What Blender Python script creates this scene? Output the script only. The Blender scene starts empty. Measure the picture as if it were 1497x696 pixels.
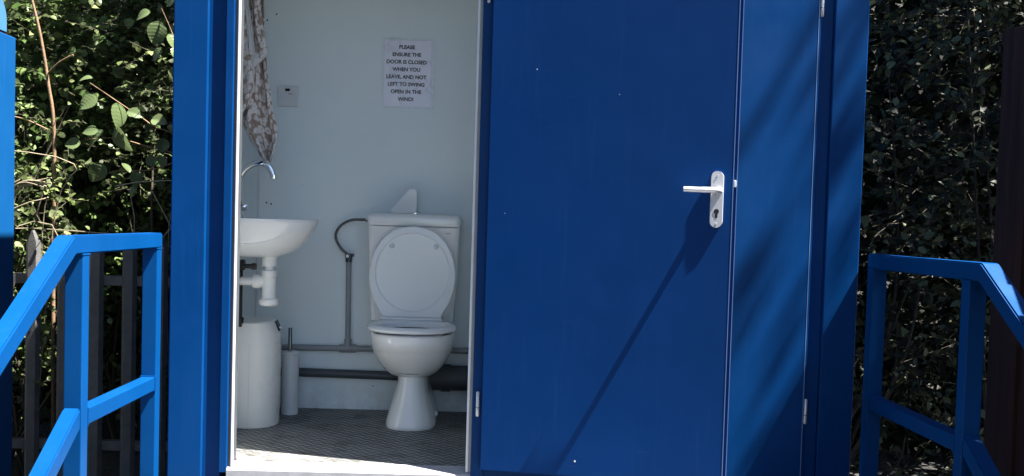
import bpy, bmesh, math, random
import numpy as np
from mathutils import Vector, Matrix
random.seed(7); rng = np.random.default_rng(11)
PI = math.pi
scn = bpy.context.scene
COL = scn.collection

# ------------------------------------------------------------------ materials
def new_mat(name):
    m = bpy.data.materials.new(name); m.use_nodes = True
    nt = m.node_tree
    b = nt.nodes['Principled BSDF']
    return m, nt, b
def N(nt, t, **kw):
    n = nt.nodes.new(t)
    for k, v in kw.items():
        if k in n.inputs.keys(): n.inputs[k].default_value = v
        else: setattr(n, k, v)
    return n
def L(nt, a, b): nt.links.new(a, b)
def ramp(nt, fac, stops):
    r = nt.nodes.new('ShaderNodeValToRGB')
    e = r.color_ramp.elements
    while len(e) > 1: e.remove(e[-1])
    e[0].position = stops[0][0]; e[0].color = (*stops[0][1], 1)
    for p, c in stops[1:]:
        x = e.new(p); x.color = (*c, 1)
    if fac is not None: L(nt, fac, r.inputs['Fac'])
    return r
def mix(nt, fac, a, b, blend='MIX'):
    m = nt.nodes.new('ShaderNodeMix'); m.data_type = 'RGBA'; m.blend_type = blend
    for sock, v in ((m.inputs[0], fac), (m.inputs[6], a), (m.inputs[7], b)):
        if hasattr(v, 'links'): L(nt, v, sock)
        elif isinstance(v, (int, float)): sock.default_value = v
        else: sock.default_value = (*v, 1)
    return m.outputs[2]
def bump(nt, b, height, strength=.2, dist=.01):
    n = N(nt, 'ShaderNodeBump'); n.inputs['Strength'].default_value = strength; n.inputs['Distance'].default_value = dist
    L(nt, height, n.inputs['Height']); L(nt, n.outputs[0], b.inputs['Normal'])
def coords(nt, scale=(1, 1, 1), kind='Object'):
    t = N(nt, 'ShaderNodeTexCoord'); mp = N(nt, 'ShaderNodeMapping'); mp.inputs['Scale'].default_value = scale
    L(nt, t.outputs[kind], mp.inputs[0]); return mp.outputs[0]
def noise(nt, vec, scale, detail=4, rough=.55):
    n = N(nt, 'ShaderNodeTexNoise'); n.inputs['Scale'].default_value = scale; n.inputs['Detail'].default_value = detail
    n.inputs['Roughness'].default_value = rough; L(nt, vec, n.inputs['Vector']); return n.outputs['Fac']

def paint(name, col, rough=.38, chips=.5, dirt=.12, peel=.05, wavy=.0012):
    m, nt, b = new_mat(name)
    v = coords(nt)
    n1 = noise(nt, v, 3.0, 5, .6)
    r1 = ramp(nt, n1, [(.3, tuple(c*(1-dirt) for c in col)), (.7, tuple(min(1, c*(1+dirt*.5)) for c in col))])
    out = r1.outputs[0]
    if chips:
        vo = N(nt, 'ShaderNodeTexVoronoi'); vo.inputs['Scale'].default_value = 9
        L(nt, v, vo.inputs['Vector'])
        nn = noise(nt, v, 160, 2)
        rad = N(nt, 'ShaderNodeMath', operation='MULTIPLY'); L(nt, nn, rad.inputs[0]); rad.inputs[1].default_value = .05*chips
        lt = N(nt, 'ShaderNodeMath', operation='LESS_THAN'); L(nt, vo.outputs['Distance'], lt.inputs[0]); L(nt, rad.outputs[0], lt.inputs[1])
        sc_ = N(nt, 'ShaderNodeSeparateColor'); L(nt, vo.outputs['Color'], sc_.inputs[0])
        g = N(nt, 'ShaderNodeMath', operation='LESS_THAN'); L(nt, sc_.outputs[0], g.inputs[0]); g.inputs[1].default_value = .35
        f = N(nt, 'ShaderNodeMath', operation='MULTIPLY'); L(nt, lt.outputs[0], f.inputs[0]); L(nt, g.outputs[0], f.inputs[1])
        out = mix(nt, f.outputs[0], out, ramp(nt, sc_.outputs[1], [(.55, (.45, .5, .58)), (.6, (.10, .045, .022))]).outputs[0])
        sc2 = N(nt, 'ShaderNodeMapping'); sc2.inputs['Scale'].default_value = (7, 7, 160); sc2.inputs['Rotation'].default_value = (0, .5, 0); L(nt, v, sc2.inputs[0])
        scr = ramp(nt, noise(nt, sc2.outputs[0], 1.0, 2, .5), [(.70, (0, 0, 0)), (.74, (.35, .35, .35))])
        msk = ramp(nt, noise(nt, v, 2.2, 3), [(.52, (0, 0, 0)), (.66, (1, 1, 1))])
        out = mix(nt, mix(nt, 1.0, scr.outputs[0], msk.outputs[0], 'MULTIPLY'), out, tuple(min(1, c*1.5+.03) for c in col))
        vs = coords(nt, (60, 60, 3.2))                                      # faint downward run marks
        dr = ramp(nt, noise(nt, vs, 1.0, 3, .6), [(.55, (0, 0, 0)), (.8, (.22, .22, .22))])
        out = mix(nt, dr.outputs[0], out, tuple(min(1, c*1.25+.012) for c in col))
    L(nt, out, b.inputs['Base Color'])
    rr = ramp(nt, noise(nt, v, 6, 4), [(.3, (rough-.07,)*3), (.75, (rough+.12,)*3)])
    L(nt, rr.outputs[0], b.inputs['Roughness'])
    b.inputs['Specular IOR Level'].default_value = .10
    wv_ = N(nt, 'ShaderNodeBump'); wv_.inputs['Strength'].default_value = 1; wv_.inputs['Distance'].default_value = wavy
    L(nt, noise(nt, v, 2.6, 2, .4), wv_.inputs['Height'])
    fb = N(nt, 'ShaderNodeBump'); fb.inputs['Strength'].default_value = peel; fb.inputs['Distance'].default_value = .002
    L(nt, noise(nt, v, 140, 2), fb.inputs['Height']); L(nt, wv_.outputs[0], fb.inputs['Normal']); L(nt, fb.outputs[0], b.inputs['Normal'])
    return m
def plain(name, col, rough=.4, metal=0., var=.12, scale=8, bmp=.0, spec=.5, coat=0.):
    m, nt, b = new_mat(name); v = coords(nt)
    n = noise(nt, v, scale, 5, .6)
    r = ramp(nt, n, [(.28, tuple(c*(1-var) for c in col)), (.72, tuple(min(1, c*(1+var*.6)) for c in col))])
    L(nt, r.outputs[0], b.inputs['Base Color']); b.inputs['Metallic'].default_value = metal
    rr = ramp(nt, noise(nt, v, scale*2.3, 4), [(.3, (max(.02, rough*.8),)*3), (.75, (min(1, rough*1.25),)*3)])
    L(nt, rr.outputs[0], b.inputs['Roughness'])
    b.inputs['Specular IOR Level'].default_value = spec; b.inputs['Coat Weight'].default_value = coat
    if bmp: bump(nt, b, noise(nt, v, 90, 4), bmp, .004)
    return m

BLUE = (.0005, .036, .146)
M = {}
M['blue'] = paint('blue_enamel', BLUE)
M['door'] = paint('door_enamel', (.0004, .033, .150), rough=.46, chips=.10)
M['rail'] = paint('rail_enamel', (.0008, .045, .168), rough=.40, chips=1.3)
M['navy'] = paint('neighbour_enamel', (.004, .060, .19), chips=.3)
M['lug'] = paint('weathered_enamel', (.05, .15, .27), rough=.5, chips=.6)
M['wear'] = plain('worn_paint_edge', (.11, .21, .42), .4)
M['alu'] = plain('brushed_aluminium', (.80, .81, .83), .33, .55, .06, 20)
M['sillalu'] = plain('dull_sill_metal', (.32, .32, .35), .5, .2, .25, 16)
M['steel'] = plain('zinc_hinge', (.62, .64, .66), .42, .7, .1, 40)
M['gasket'] = plain('white_plastic_trim', (.74, .75, .78), .35, 0, .06, 12)
M['platewhite'] = plain('satin_plate', (.50, .51, .55), .36, .1, .06, 14)
M['sealgrey'] = plain('weathered_seal', (.46, .46, .48), .5, 0, .1, 14)
M['ceramic'] = plain('glazed_ceramic', (.80, .80, .79), .10, 0, .02, 3, coat=.4)
M['bowl_shade'] = plain('shade_dark_glaze', (.16, .155, .14), .15, 0, .2, 8)  # shade inside the bowl put into a darker glaze colour
M['seatplast'] = plain('toilet_seat_plastic', (.80, .81, .83), .2, 0, .03, 4)
M['whiteplast'] = plain('white_plastic', (.80, .79, .75), .32, 0, .05, 6)
M['greyplast'] = plain('pale_plastic', (.63, .65, .67), .35, 0, .05, 10)
M['gunmetal'] = plain('dark_polished_steel', (.16, .17, .18), .16, 1., .05, 10)
M['chrome'] = plain('chrome', (.82, .83, .85), .08, 1., .03, 10)
M['black'] = plain('black_rubber', (.012, .012, .014), .45, 0, .2, 20)
M['hole'] = plain('dark_opening', (.006, .006, .008), .7)
M['pipegrey'] = plain('grey_pvc_pipe', (.27, .28, .29), .45, 0, .12, 10)
M['soil'] = plain('dark_soil_pipe', (.06, .068, .078), .5, 0, .2, 9)
M['braid'] = plain('braided_hose', (.10, .105, .11), .3, .7, .3, 220, .5)
M['towelhem'] = plain('white_hem', (.66, .65, .66), .9, 0, .06, 60, .4)
M['ink'] = plain('black_ink', (.008, .008, .012), .6)
M['red'] = plain('neon_window', (.03, .008, .008), .25)
M['galv'] = plain('galvanised_steel', (.10, .10, .10), .6, .35, .22, 14, .3)
M['grating'] = plain('dull_steel_grating', (.11, .11, .112), .6, .1, .25, 14, .3)
M['bark'] = plain('twig_bark', (.20, .125, .07), .8, 0, .35, 30, .6)
M['darkbark'] = plain('dark_bark', (.055, .042, .028), .85, 0, .35, 30, .6)
M['greytwig'] = plain('dry_grass_stem', (.27, .225, .15), .8, 0, .3, 30, .5)
M['brownboard'] = None

def mat_wall():
    m, nt, b = new_mat('white_wall_laminate'); v = coords(nt)
    c = ramp(nt, noise(nt, v, 1.6, 6, .65), [(.3, (.68, .75, .775)), (.7, (.74, .805, .825))]).outputs[0]
    # small grime marks
    vo = N(nt, 'ShaderNodeTexVoronoi'); vo.inputs['Scale'].default_value = 6.5; L(nt, v, vo.inputs['Vector'])
    lt = N(nt, 'ShaderNodeMath', operation='LESS_THAN'); L(nt, vo.outputs['Distance'], lt.inputs[0]); lt.inputs[1].default_value = .022
    c = mix(nt, lt.outputs[0], c, (.25, .25, .24))
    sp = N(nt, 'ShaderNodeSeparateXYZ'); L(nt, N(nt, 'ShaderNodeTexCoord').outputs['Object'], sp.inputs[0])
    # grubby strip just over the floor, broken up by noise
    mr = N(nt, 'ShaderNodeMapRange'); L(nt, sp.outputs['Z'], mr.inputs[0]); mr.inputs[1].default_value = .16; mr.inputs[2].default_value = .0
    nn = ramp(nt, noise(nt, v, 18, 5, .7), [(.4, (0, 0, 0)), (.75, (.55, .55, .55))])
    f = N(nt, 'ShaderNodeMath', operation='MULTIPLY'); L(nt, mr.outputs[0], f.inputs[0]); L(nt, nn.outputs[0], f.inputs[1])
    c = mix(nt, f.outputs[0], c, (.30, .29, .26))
    L(nt, c, b.inputs['Base Color']); b.inputs['Roughness'].default_value = .42
    bump(nt, b, noise(nt, v, 220, 2), .04, .001)
    return m
M['wall'] = mat_wall()

def mat_floor():
    m, nt, b = new_mat('tread_plate_floor')
    tc = N(nt, 'ShaderNodeTexCoord'); sp = N(nt, 'ShaderNodeSeparateXYZ'); L(nt, tc.outputs['Object'], sp.inputs[0])
    def math_(op, a, c=None):
        n = N(nt, 'ShaderNodeMath', operation=op)
        for i, x in enumerate((a, c)):
            if x is None: continue
            if isinstance(x, (int, float)): n.inputs[i].default_value = x
            else: L(nt, x, n.inputs[i])
        return n.outputs[0]
    P = .046
    def studs(ox, oy, sgn):
        # one lozenge per cell of a rotated lattice, turned sgn * 45 degrees
        u = math_('ADD', math_('DIVIDE', sp.outputs['X'], P), ox); w = math_('ADD', math_('DIVIDE', sp.outputs['Y'], P), oy)
        fu = math_('SUBTRACT', math_('FRACT', u), .5); fw = math_('SUBTRACT', math_('FRACT', w), .5)
        a = math_('MULTIPLY', math_('ADD', fu, math_('MULTIPLY', fw, sgn)), .7071)
        c = math_('MULTIPLY', math_('SUBTRACT', fu, math_('MULTIPLY', fw, sgn)), .7071)
        d = math_('ADD', math_('POWER', math_('DIVIDE', a, .46), 2), math_('POWER', math_('DIVIDE', c, .13), 2))
        return math_('MAXIMUM', math_('SUBTRACT', 1, d), 0)
    h = math_('MAXIMUM', studs(0, 0, 1), studs(.5, .5, -1))
    v = tc.outputs['Object']
    c = ramp(nt, noise(nt, v, 3.2, 8, .75), [(.34, (.055, .058, .06)), (.7, (.19, .19, .185))]).outputs[0]
    c = mix(nt, math_('MINIMUM', math_('MULTIPLY', h, 1.2), .75), c, (.36, .355, .34))
    st_ = ramp(nt, noise(nt, v, 9, 6, .7), [(.50, (0, 0, 0)), (.62, (.75, .75, .75))]).outputs[0]
    c = mix(nt, st_, c, (.045, .04, .034))
    L(nt, c, b.inputs['Base Color']); L(nt, ramp(nt, h, [(0, (.62, .62, .62)), (.6, (.32, .32, .32))]).outputs[0], b.inputs['Roughness']); bump(nt, b, h, .8, .004)
    return m
M['floor'] = mat_floor()

def mat_towel():
    m, nt, b = new_mat('floral_towel')
    uv = N(nt, 'ShaderNodeUVMap'); 
    mp = N(nt, 'ShaderNodeMapping'); L(nt, uv.outputs[0], mp.inputs[0]); mp.inputs['Scale'].default_value = (1, 1, 1)
    vo = N(nt, 'ShaderNodeTexVoronoi'); vo.inputs['Scale'].default_value = 36; vo.inputs['Randomness'].default_value = .8
    nz = N(nt, 'ShaderNodeTexNoise'); nz.inputs['Scale'].default_value = 60; L(nt, mp.outputs[0], nz.inputs['Vector'])
    wv = N(nt, 'ShaderNodeMixRGB', blend_type='ADD'); wv.inputs[0].default_value = .016
    L(nt, mp.outputs[0], wv.inputs[1]); L(nt, nz.outputs['Color'], wv.inputs[2]); L(nt, wv.outputs[0], vo.inputs['Vector'])
    c = ramp(nt, vo.outputs['Distance'], [(.0, (.40, .25, .15)), (.10, (.40, .27, .17)), (.14, (.80, .77, .76)), (.50, (.78, .74, .73)), (.55, (.42, .32, .26)), (.8, (.33, .24, .19))]).outputs[0]
    v2 = N(nt, 'ShaderNodeTexVoronoi'); v2.inputs['Scale'].default_value = 46; L(nt, wv.outputs[0], v2.inputs['Vector'])
    g = ramp(nt, v2.outputs['Distance'], [(.20, (.5, .5, .5)), (.34, (0, 0, 0))]).outputs[0]
    c = mix(nt, g, c, (.50, .44, .40))
    L(nt, c, b.inputs['Base Color']); b.inputs['Roughness'].default_value = .95; b.inputs['Sheen Weight'].default_value = .3
    bump(nt, b, noise(nt, mp.outputs[0], 900, 2), .5, .002)
    return m
M['towel'] = mat_towel()

def mat_paper():
    m, nt, b = new_mat('laminated_paper'); v = coords(nt)
    c = ramp(nt, noise(nt, v, 14, 3), [(.3, (.80, .80, .92)), (.7, (.85, .85, .95))]).outputs[0]
    L(nt, c, b.inputs['Base Color']); b.inputs['Roughness'].default_value = .5
    return m
M['paper'] = mat_paper()
def mat_sleeve():
    m, nt, b = new_mat('clear_plastic_sleeve'); v = coords(nt)
    tr = N(nt, 'ShaderNodeBsdfTransparent'); mx = N(nt, 'ShaderNodeMixShader')
    b.inputs['Base Color'].default_value = (.75, .77, .82, 1); b.inputs['Roughness'].default_value = .16
    rid = N(nt, 'ShaderNodeTexNoise'); rid.inputs['Scale'].default_value = 13; rid.inputs['Detail'].default_value = 5; rid.inputs['Distortion'].default_value = .8
    L(nt, v, rid.inputs['Vector'])
    f = ramp(nt, rid.outputs['Fac'], [(.46, (.01, .01, .01)), (.54, (.03, .03, .03)), (.60, (.16, .16, .16)), (.63, (.02, .02, .02))])
    L(nt, f.outputs[0], mx.inputs[0]); L(nt, tr.outputs[0], mx.inputs[1]); L(nt, b.outputs[0], mx.inputs[2])
    bump(nt, b, rid.outputs['Fac'], .5, .01)
    L(nt, mx.outputs[0], nt.nodes['Material Output'].inputs[0])
    return m
M['sleeve'] = mat_sleeve()
M['sleeve_edge'] = plain('milky_sleeve_edge', (.70, .76, .80), .25, 0, .12, 60)
def mat_boards():
    m, nt, b = new_mat('dark_stained_boards'); v = coords(nt, (8, 8, .7))
    c = ramp(nt, noise(nt, v, 3, 6, .65), [(.3, (.020, .009, .006)), (.7, (.050, .022, .015))]).outputs[0]
    L(nt, c, b.inputs['Base Color']); b.inputs['Roughness'].default_value = .9; b.inputs['Specular IOR Level'].default_value = .2
    bump(nt, b, noise(nt, v, 9, 5), .4, .004); return m
M['brownboard'] = mat_boards()
def mat_ground():
    m, nt, b = new_mat('asphalt_ground'); v = coords(nt)
    vo = N(nt, 'ShaderNodeTexVoronoi'); vo.inputs['Scale'].default_value = 45; L(nt, v, vo.inputs['Vector'])
    c = mix(nt, .5, ramp(nt, noise(nt, v, .8, 6), [(.3, (.035, .034, .032)), (.7, (.07, .068, .064))]).outputs[0], vo.outputs['Distance'], 'SOFT_LIGHT')
    L(nt, c, b.inputs['Base Color']); b.inputs['Roughness'].default_value = .9
    bump(nt, b, vo.outputs['Distance'], .8, .02); return m
M['ground'] = mat_ground()
M['soil_earth'] = plain('dark_earth', (.018, .016, .012), .95, 0, .4, 4, .6)
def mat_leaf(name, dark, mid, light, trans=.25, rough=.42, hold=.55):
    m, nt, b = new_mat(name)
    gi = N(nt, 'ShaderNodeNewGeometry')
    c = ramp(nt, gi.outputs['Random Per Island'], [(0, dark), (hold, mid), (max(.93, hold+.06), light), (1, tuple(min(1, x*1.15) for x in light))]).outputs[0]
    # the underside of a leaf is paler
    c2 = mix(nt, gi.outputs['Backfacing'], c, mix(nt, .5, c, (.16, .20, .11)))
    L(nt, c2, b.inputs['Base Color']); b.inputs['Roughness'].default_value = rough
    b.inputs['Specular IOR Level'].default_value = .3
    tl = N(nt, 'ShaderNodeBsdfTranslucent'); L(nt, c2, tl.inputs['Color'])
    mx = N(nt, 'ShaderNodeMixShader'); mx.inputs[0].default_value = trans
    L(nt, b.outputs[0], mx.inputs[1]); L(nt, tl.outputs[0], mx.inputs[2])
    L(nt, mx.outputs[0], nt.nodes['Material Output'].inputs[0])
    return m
M['leaf_hedge'] = mat_leaf('hedge_leaf', (.030, .060, .014), (.088, .145, .036), (.175, .235, .08))
M['leaf_ivy'] = mat_leaf('ivy_leaf', (.04, .062, .018), (.10, .135, .042), (.19, .215, .085))
M['leaf_big'] = mat_leaf('hazel_leaf', (.08, .115, .05), (.11, .15, .065), (.15, .19, .085), .3, .34)
M['leaf_dark'] = mat_leaf('shade_leaf', (.005, .007, .003), (.013, .017, .008), (.16, .175, .09), .06, .62, .90)  # shade put into the leaf colour, the few pale leaves stand for sun flecks
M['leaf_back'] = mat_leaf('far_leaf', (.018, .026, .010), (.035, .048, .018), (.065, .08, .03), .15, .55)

# ------------------------------------------------------------------ mesh helpers
def link(name, me, mat, parent=None, loc=None):
    o = bpy.data.objects.new(name, me); COL.objects.link(o)
    if mat is not None:
        me.materials.append(mat)
    if parent is not None: o.parent = parent
    if loc is not None: o.location = loc
    return o
def obj(name, bm, mat, parent=None, smooth=None):
    me = bpy.data.meshes.new(name)
    bmesh.ops.recalc_face_normals(bm, faces=bm.faces)
    bm.to_mesh(me); bm.free()
    if smooth is not None:
        for p in me.polygons: p.use_smooth = True
        if smooth < 180: me.set_sharp_from_angle(angle=math.radians(smooth))
    o = link(name, me, mat, parent)
    if smooth == 40:                    # bevelled plates: big faces keep their own normal
        w_ = o.modifiers.new('WeightedNormal', 'WEIGHTED_NORMAL'); w_.keep_sharp = True; w_.weight = 100
    return o
def thing(name, label, cat, group=None, loc=(0, 0, 0)):
    o = bpy.data.objects.new(name, None); COL.objects.link(o); o.location = loc
    o.empty_display_size = .1
    o['label'] = label; o['category'] = cat
    if group: o['group'] = group
    return o
def tag(o, label, cat, group=None):
    o['label'] = label; o['category'] = cat
    if group: o['group'] = group
    return o
def box(bm, x0, x1, y0, y1, z0, z1, bev=.0, seg=2):
    vs = [bm.verts.new(p) for p in ((x0, y0, z0), (x1, y0, z0), (x1, y1, z0), (x0, y1, z0), (x0, y0, z1), (x1, y0, z1), (x1, y1, z1), (x0, y1, z1))]
    fs = [bm.faces.new([vs[i] for i in q]) for q in ((0, 3, 2, 1), (4, 5, 6, 7), (0, 1, 5, 4), (1, 2, 6, 5), (2, 3, 7, 6), (3, 0, 4, 7))]
    if bev:
        es = list({e for f in fs for e in f.edges})
        bmesh.ops.bevel(bm, geom=es, offset=bev, segments=seg, profile=.5, affect='EDGES', clamp_overlap=True)
    return vs
def boxes(*bs):
    bm = bmesh.new()
    for b in bs: box(bm, *b)
    return bm
def ring_bridge(bm, rings, close=True, cap0=True, cap1=True):
    R = [[bm.verts.new(p) for p in r] for r in rings]
    n = len(R[0])
    for a, b in zip(R[:-1], R[1:]):
        for i in range(n if close else n-1):
            j = (i+1) % n
            bm.faces.new((a[i], a[j], b[j], b[i]))
    if cap0: bm.faces.new(R[0][::-1])
    if cap1: bm.faces.new(R[-1])
    return R
def lathe(bm, prof, c=(0, 0, 0), n=28, axis='z', cap0=True, cap1=True):
    rings = []
    for r, h in prof:
        ring = []
        for i in range(n):
            a = 2*PI*i/n
            p = (r*math.cos(a), r*math.sin(a), h)
            if axis == 'x': p = (h, r*math.cos(a), r*math.sin(a))
            if axis == 'y': p = (r*math.cos(a), h, r*math.sin(a))
            ring.append((p[0]+c[0], p[1]+c[1], p[2]+c[2]))
        rings.append(ring)
    return ring_bridge(bm, rings, True, cap0, cap1)
def tube(bm, pts, rad, n=10, cap=True):
    pts = [Vector(p) for p in pts]
    rads = rad if isinstance(rad, (list, tuple)) else [rad]*len(pts)
    t0 = (pts[1]-pts[0]).normalized()
    up = Vector((0, 0, 1)) if abs(t0.z) < .9 else Vector((1, 0, 0))
    nx = t0.cross(up).normalized()
    rings = []
    for i, p in enumerate(pts):
        t = (pts[min(i+1, len(pts)-1)]-pts[max(i-1, 0)]).normalized()
        nx = (nx-t*nx.dot(t)).normalized(); ny = t.cross(nx)
        rings.append([p+(nx*math.cos(2*PI*k/n)+ny*math.sin(2*PI*k/n))*rads[i] for k in range(n)])
    return ring_bridge(bm, rings, True, cap, cap)
def smooth_path(pts, k=6):
    P = [Vector(p) for p in pts]; out = []
    for i in range(len(P)-1):
        p0, p1, p2, p3 = P[max(i-1, 0)], P[i], P[i+1], P[min(i+2, len(P)-1)]
        for s in range(k):
            t = s/k
            out.append(.5*((2*p1)+(p2-p0)*t+(2*p0-5*p1+4*p2-p3)*t*t+(3*p1-p0-3*p2+p3)*t**3))
    out.append(P[-1]); return out
def sqbar(bm, prof4):
    pass
def struct(o):
    o['kind'] = 'structure'; return o

# ------------------------------------------------------------------ ground
bm = bmesh.new(); g = 60
bmesh.ops.create_grid(bm, x_segments=2, y_segments=2, size=g)
for v in bm.verts: v.co.z = -.47
struct(obj('ground', bm, M['ground']))

# ------------------------------------------------------------------ cabin
cab = thing('toilet_cabin', 'blue steel toilet cabin with one door swung open and one door shut', 'toilet cabin')
B = .004
obj('corner_post', boxes((-1.020, -.9035, 0, .115, -.05, 2.24, .005, 3)), M['blue'], cab, 40)
obj('corner_post', boxes((1.2045, 1.3225, 0, .115, -.05, 2.24, .005, 3)), M['blue'], cab, 40)
obj('corner_post', boxes((-1.020, -.9035, 2.90, 3.002, -.05, 2.24, .005, 3)), M['blue'], cab, 40)
obj('corner_post', boxes((1.2045, 1.3225, 2.90, 3.002, -.05, 2.24, .005, 3)), M['blue'], cab, 40)
obj('base_beam', boxes((-1.018, 1.3205, .004, .11, -.20, -.052, .004, 2), (-1.016, -.93, .112, 2.999, -.20, -.052, .003, 2), (1.235, 1.3185, .112, 2.999, -.20, -.052, .003, 2), (-.928, 1.233, 2.91, 2.999, -.2, -.052, .003, 2)), M['blue'], cab, 40)
# feet of the cabin
for x in (-.96, 1.26):
    for y in (.06, 2.94):
        obj('foot', boxes((x-.05, x+.05, y-.045, y+.045, -.47, -.202, .004, 1)), M['galv'], cab, 40)
# recessed cladding beside the doors, head, middle panel
obj('front_panel', boxes((-.9025, -.8455, .016, .06, -.050, 2.0), (.055, .335, .016, .06, -.050, 2.0), (1.158, 1.2035, .016, .06, -.050, 2.0)), M['blue'], cab)
obj('lintel', boxes((-.9025, 1.2035, .002, .10, 2.003, 2.238, .003, 2)), M['blue'], cab, 40)
obj('roof', boxes((-1.03, 1.333, -.012, 3.01, 2.24, 2.30, .008, 2)), M['blue'], cab, 40)
obj('side_wall', boxes((-1.012, -.999, .117, 2.898, -.05, 2.238)), M['blue'], cab)
obj('side_wall', boxes((1.301, 1.3145, .117, 2.898, -.05, 2.238)), M['blue'], cab)
obj('back_wall', boxes((-.902, 1.203, 2.975, 2.992, -.05, 2.238)), M['blue'], cab)
obj('ceiling', boxes((-.997, 1.299, .062, 1.1, 2.06, 2.10)), M['wall'], cab)
# door frames (steel stiles) and the white rubber seal on the frame
obj('door_frame', boxes((-.8450, -.8185, 0, .075, -.03, 2.0, .0025, 2), (.0125, .054, 0, .075, -.03, 2.0, .0025, 2)), M['blue'], cab, 40)
obj('door_frame', boxes((.336, .352, .002, .07, -.03, 2.0, .0025, 2), (1.1480, 1.1575, 0, .075, -.03, 2.0, .002, 2)), M['blue'], cab, 40)
obj('door_seal', boxes((-.8098, -.8020, .010, .032, -.012, 2.0, .0035, 3)), M['sealgrey'], cab, 40)
obj('door_seal', boxes((-.0055, .0040, .008, .074, -.012, 2.0, .0035, 3)), M['greyplast'], cab, 40)
obj('seal_channel', boxes((-.8180, -.8102, .014, .074, -.012, 2.0), (-.8100, -.803, .033, .074, -.012, 2.0)), M['soil'], cab, 40)
obj('seal_channel', boxes((.0044, .0122, .012, .074, -.012, 2.0)), M['pipegrey'], cab, 40)
# aluminium threshold
bm = bmesh.new()
ring_bridge(bm, [[(x, y, z) for y, z in ((.0495, .0005), (-.001, -.0165), (-.0045, -.020), (-.0045, -.11), (.003, -.11), (.003, -.0505), (.0495, -.0505))] for x in (-.8180, .012)])
obj('threshold', bm, M['sillalu'], cab)
# white lining of the room: left wall, back wall, partition, front returns
obj('wall_lining', boxes((-.996, -.963, .062, 1.098, -.045, 2.058)), M['wall'], cab)
obj('wall_lining', boxes((-.995, .30, 1.1, 1.203, -.045, 2.058)), M['wall'], cab)
obj('partition', boxes((.122, .150, .062, 1.098, -.045, 2.058)), M['wall'], cab)
obj('wall_lining', boxes((-.961, -.8190, .076, .082, -.04, 2.056), (.0130, .120, .076, .082, -.04, 2.056)), M['wall'], cab)
obj('floor_plate', boxes((-.962, .121, .084, 1.099, -.044, 0.0), (-.800, -.0065, .0500, .0835, -.044, 0.0)), M['floor'], cab)
# dark joints in the left corner
obj('corner_seal', boxes((-.9625, -.957, 1.0935, 1.0995, .001, 2.055, .002, 1)), M['gasket'], cab)
# screws on the lining
for x, z in ((-.925, .905), (-.937, 1.70), (-.905, .90), (-.897, 1.727)):
    bm = bmesh.new(); lathe(bm, [(.004, -.003), (.003, .001)], (x, 1.0985, z), 8, 'y')
    obj('lining_screw', bm, M['black'], cab)

# --- open door, hinged on the right jamb, seen from its inner side
TH = math.radians(11.0)
hinge = Vector((.045, -.030, 0))
ux = Vector((math.cos(TH), -math.sin(TH), 0)); nx_ = Vector((-math.sin(TH), -math.cos(TH), 0))
def dplace(bm):                         # local x = along the door, y = towards the viewer, z = up
    for v in bm.verts:
        c = v.co.copy(); v.co = hinge+ux*c.x+nx_*c.y+Vector((0, 0, c.z))
    return bm
DZ0, DZ1 = -.004, 1.985
door = obj('door', dplace(boxes((0.0, .8065, -.034, 0, DZ0+.012, DZ1-.012, .0018, 2), (-.013, .8200, -.046, -.0345, DZ0, DZ1, .0015, 2))), M['door'], cab, 40)
door['label'] = 'blue door swung wide open, lever handle on it'
obj('edge_trim', dplace(boxes((.8048, .8073, -.0012, .0006, DZ0+.013, DZ1-.013), (.8182, .8207, -.0352, -.0336, DZ0+.002, DZ1-.002))), M['wear'], door)
# handle plate: rounded ends
def plate_bm(u, z0, z1, w, y0, y1, n=12):
    r = w/2; out = []
    for i in range(n+1):
        a = PI*i/n; out.append((u+r*math.cos(a), z1-r+r*math.sin(a)))
    for i in range(n+1):
        a = PI+PI*i/n; out.append((u+r*math.cos(a), z0+r+r*math.sin(a)))
    rings = [[(x, y0, z) for x, z in out], [(x, y1-.002, z) for x, z in out], [((x-u)*.94+u, y1, z) for x, z in out]]
    bm = bmesh.new(); ring_bridge(bm, rings); return bm
PU, PZ = .7555, .944
hp = obj('handle_plate', dplace(plate_bm(PU, PZ-.0915, PZ+.0915, .0415, .0005, .0085)), M['platewhite'], door, 40)
lev = bmesh.new()
lathe(lev, [(.0125, .008), (.0115, .014), (.0095, .018), (.0095, .052)], (PU+.006, 0, .9715), 20, 'y')
path = smooth_path([(PU+.006, .048, .9715), (PU+.002, .057, .9715), (PU-.010, .061, .972), (PU-.045, .062, .972), (PU-.085, .062, .9725), (PU-.106, .060, .973)], 5)
tube(lev, path, [.0105]*6+[.0095]*10+[.0088]*(len(path)-16), 14)
obj('lever_handle', dplace(lev), M['alu'], door, 50)
kh = bmesh.new()
lathe(kh, [(.0085, .006), (.0085, .0092)], (PU, 0, .905), 18, 'y')
box(kh, PU-.0047, PU+.0047, .006, .0090, .884, .902, .002, 2)
obj('keyhole', dplace(kh), M['hole'], door, 40)
for z in (PZ+.077, PZ-.079):
    s = bmesh.new(); lathe(s, [(.0042, .006), (.0036, .0098)], (PU, 0, z), 12, 'y'); obj('plate_screw', dplace(s), M['steel'], door, 40)
obj('latch_bolt', dplace(boxes((.8070, .8165, -.026, -.006, .985, 1.008, .002, 2))), M['alu'], door, 40)
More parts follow.
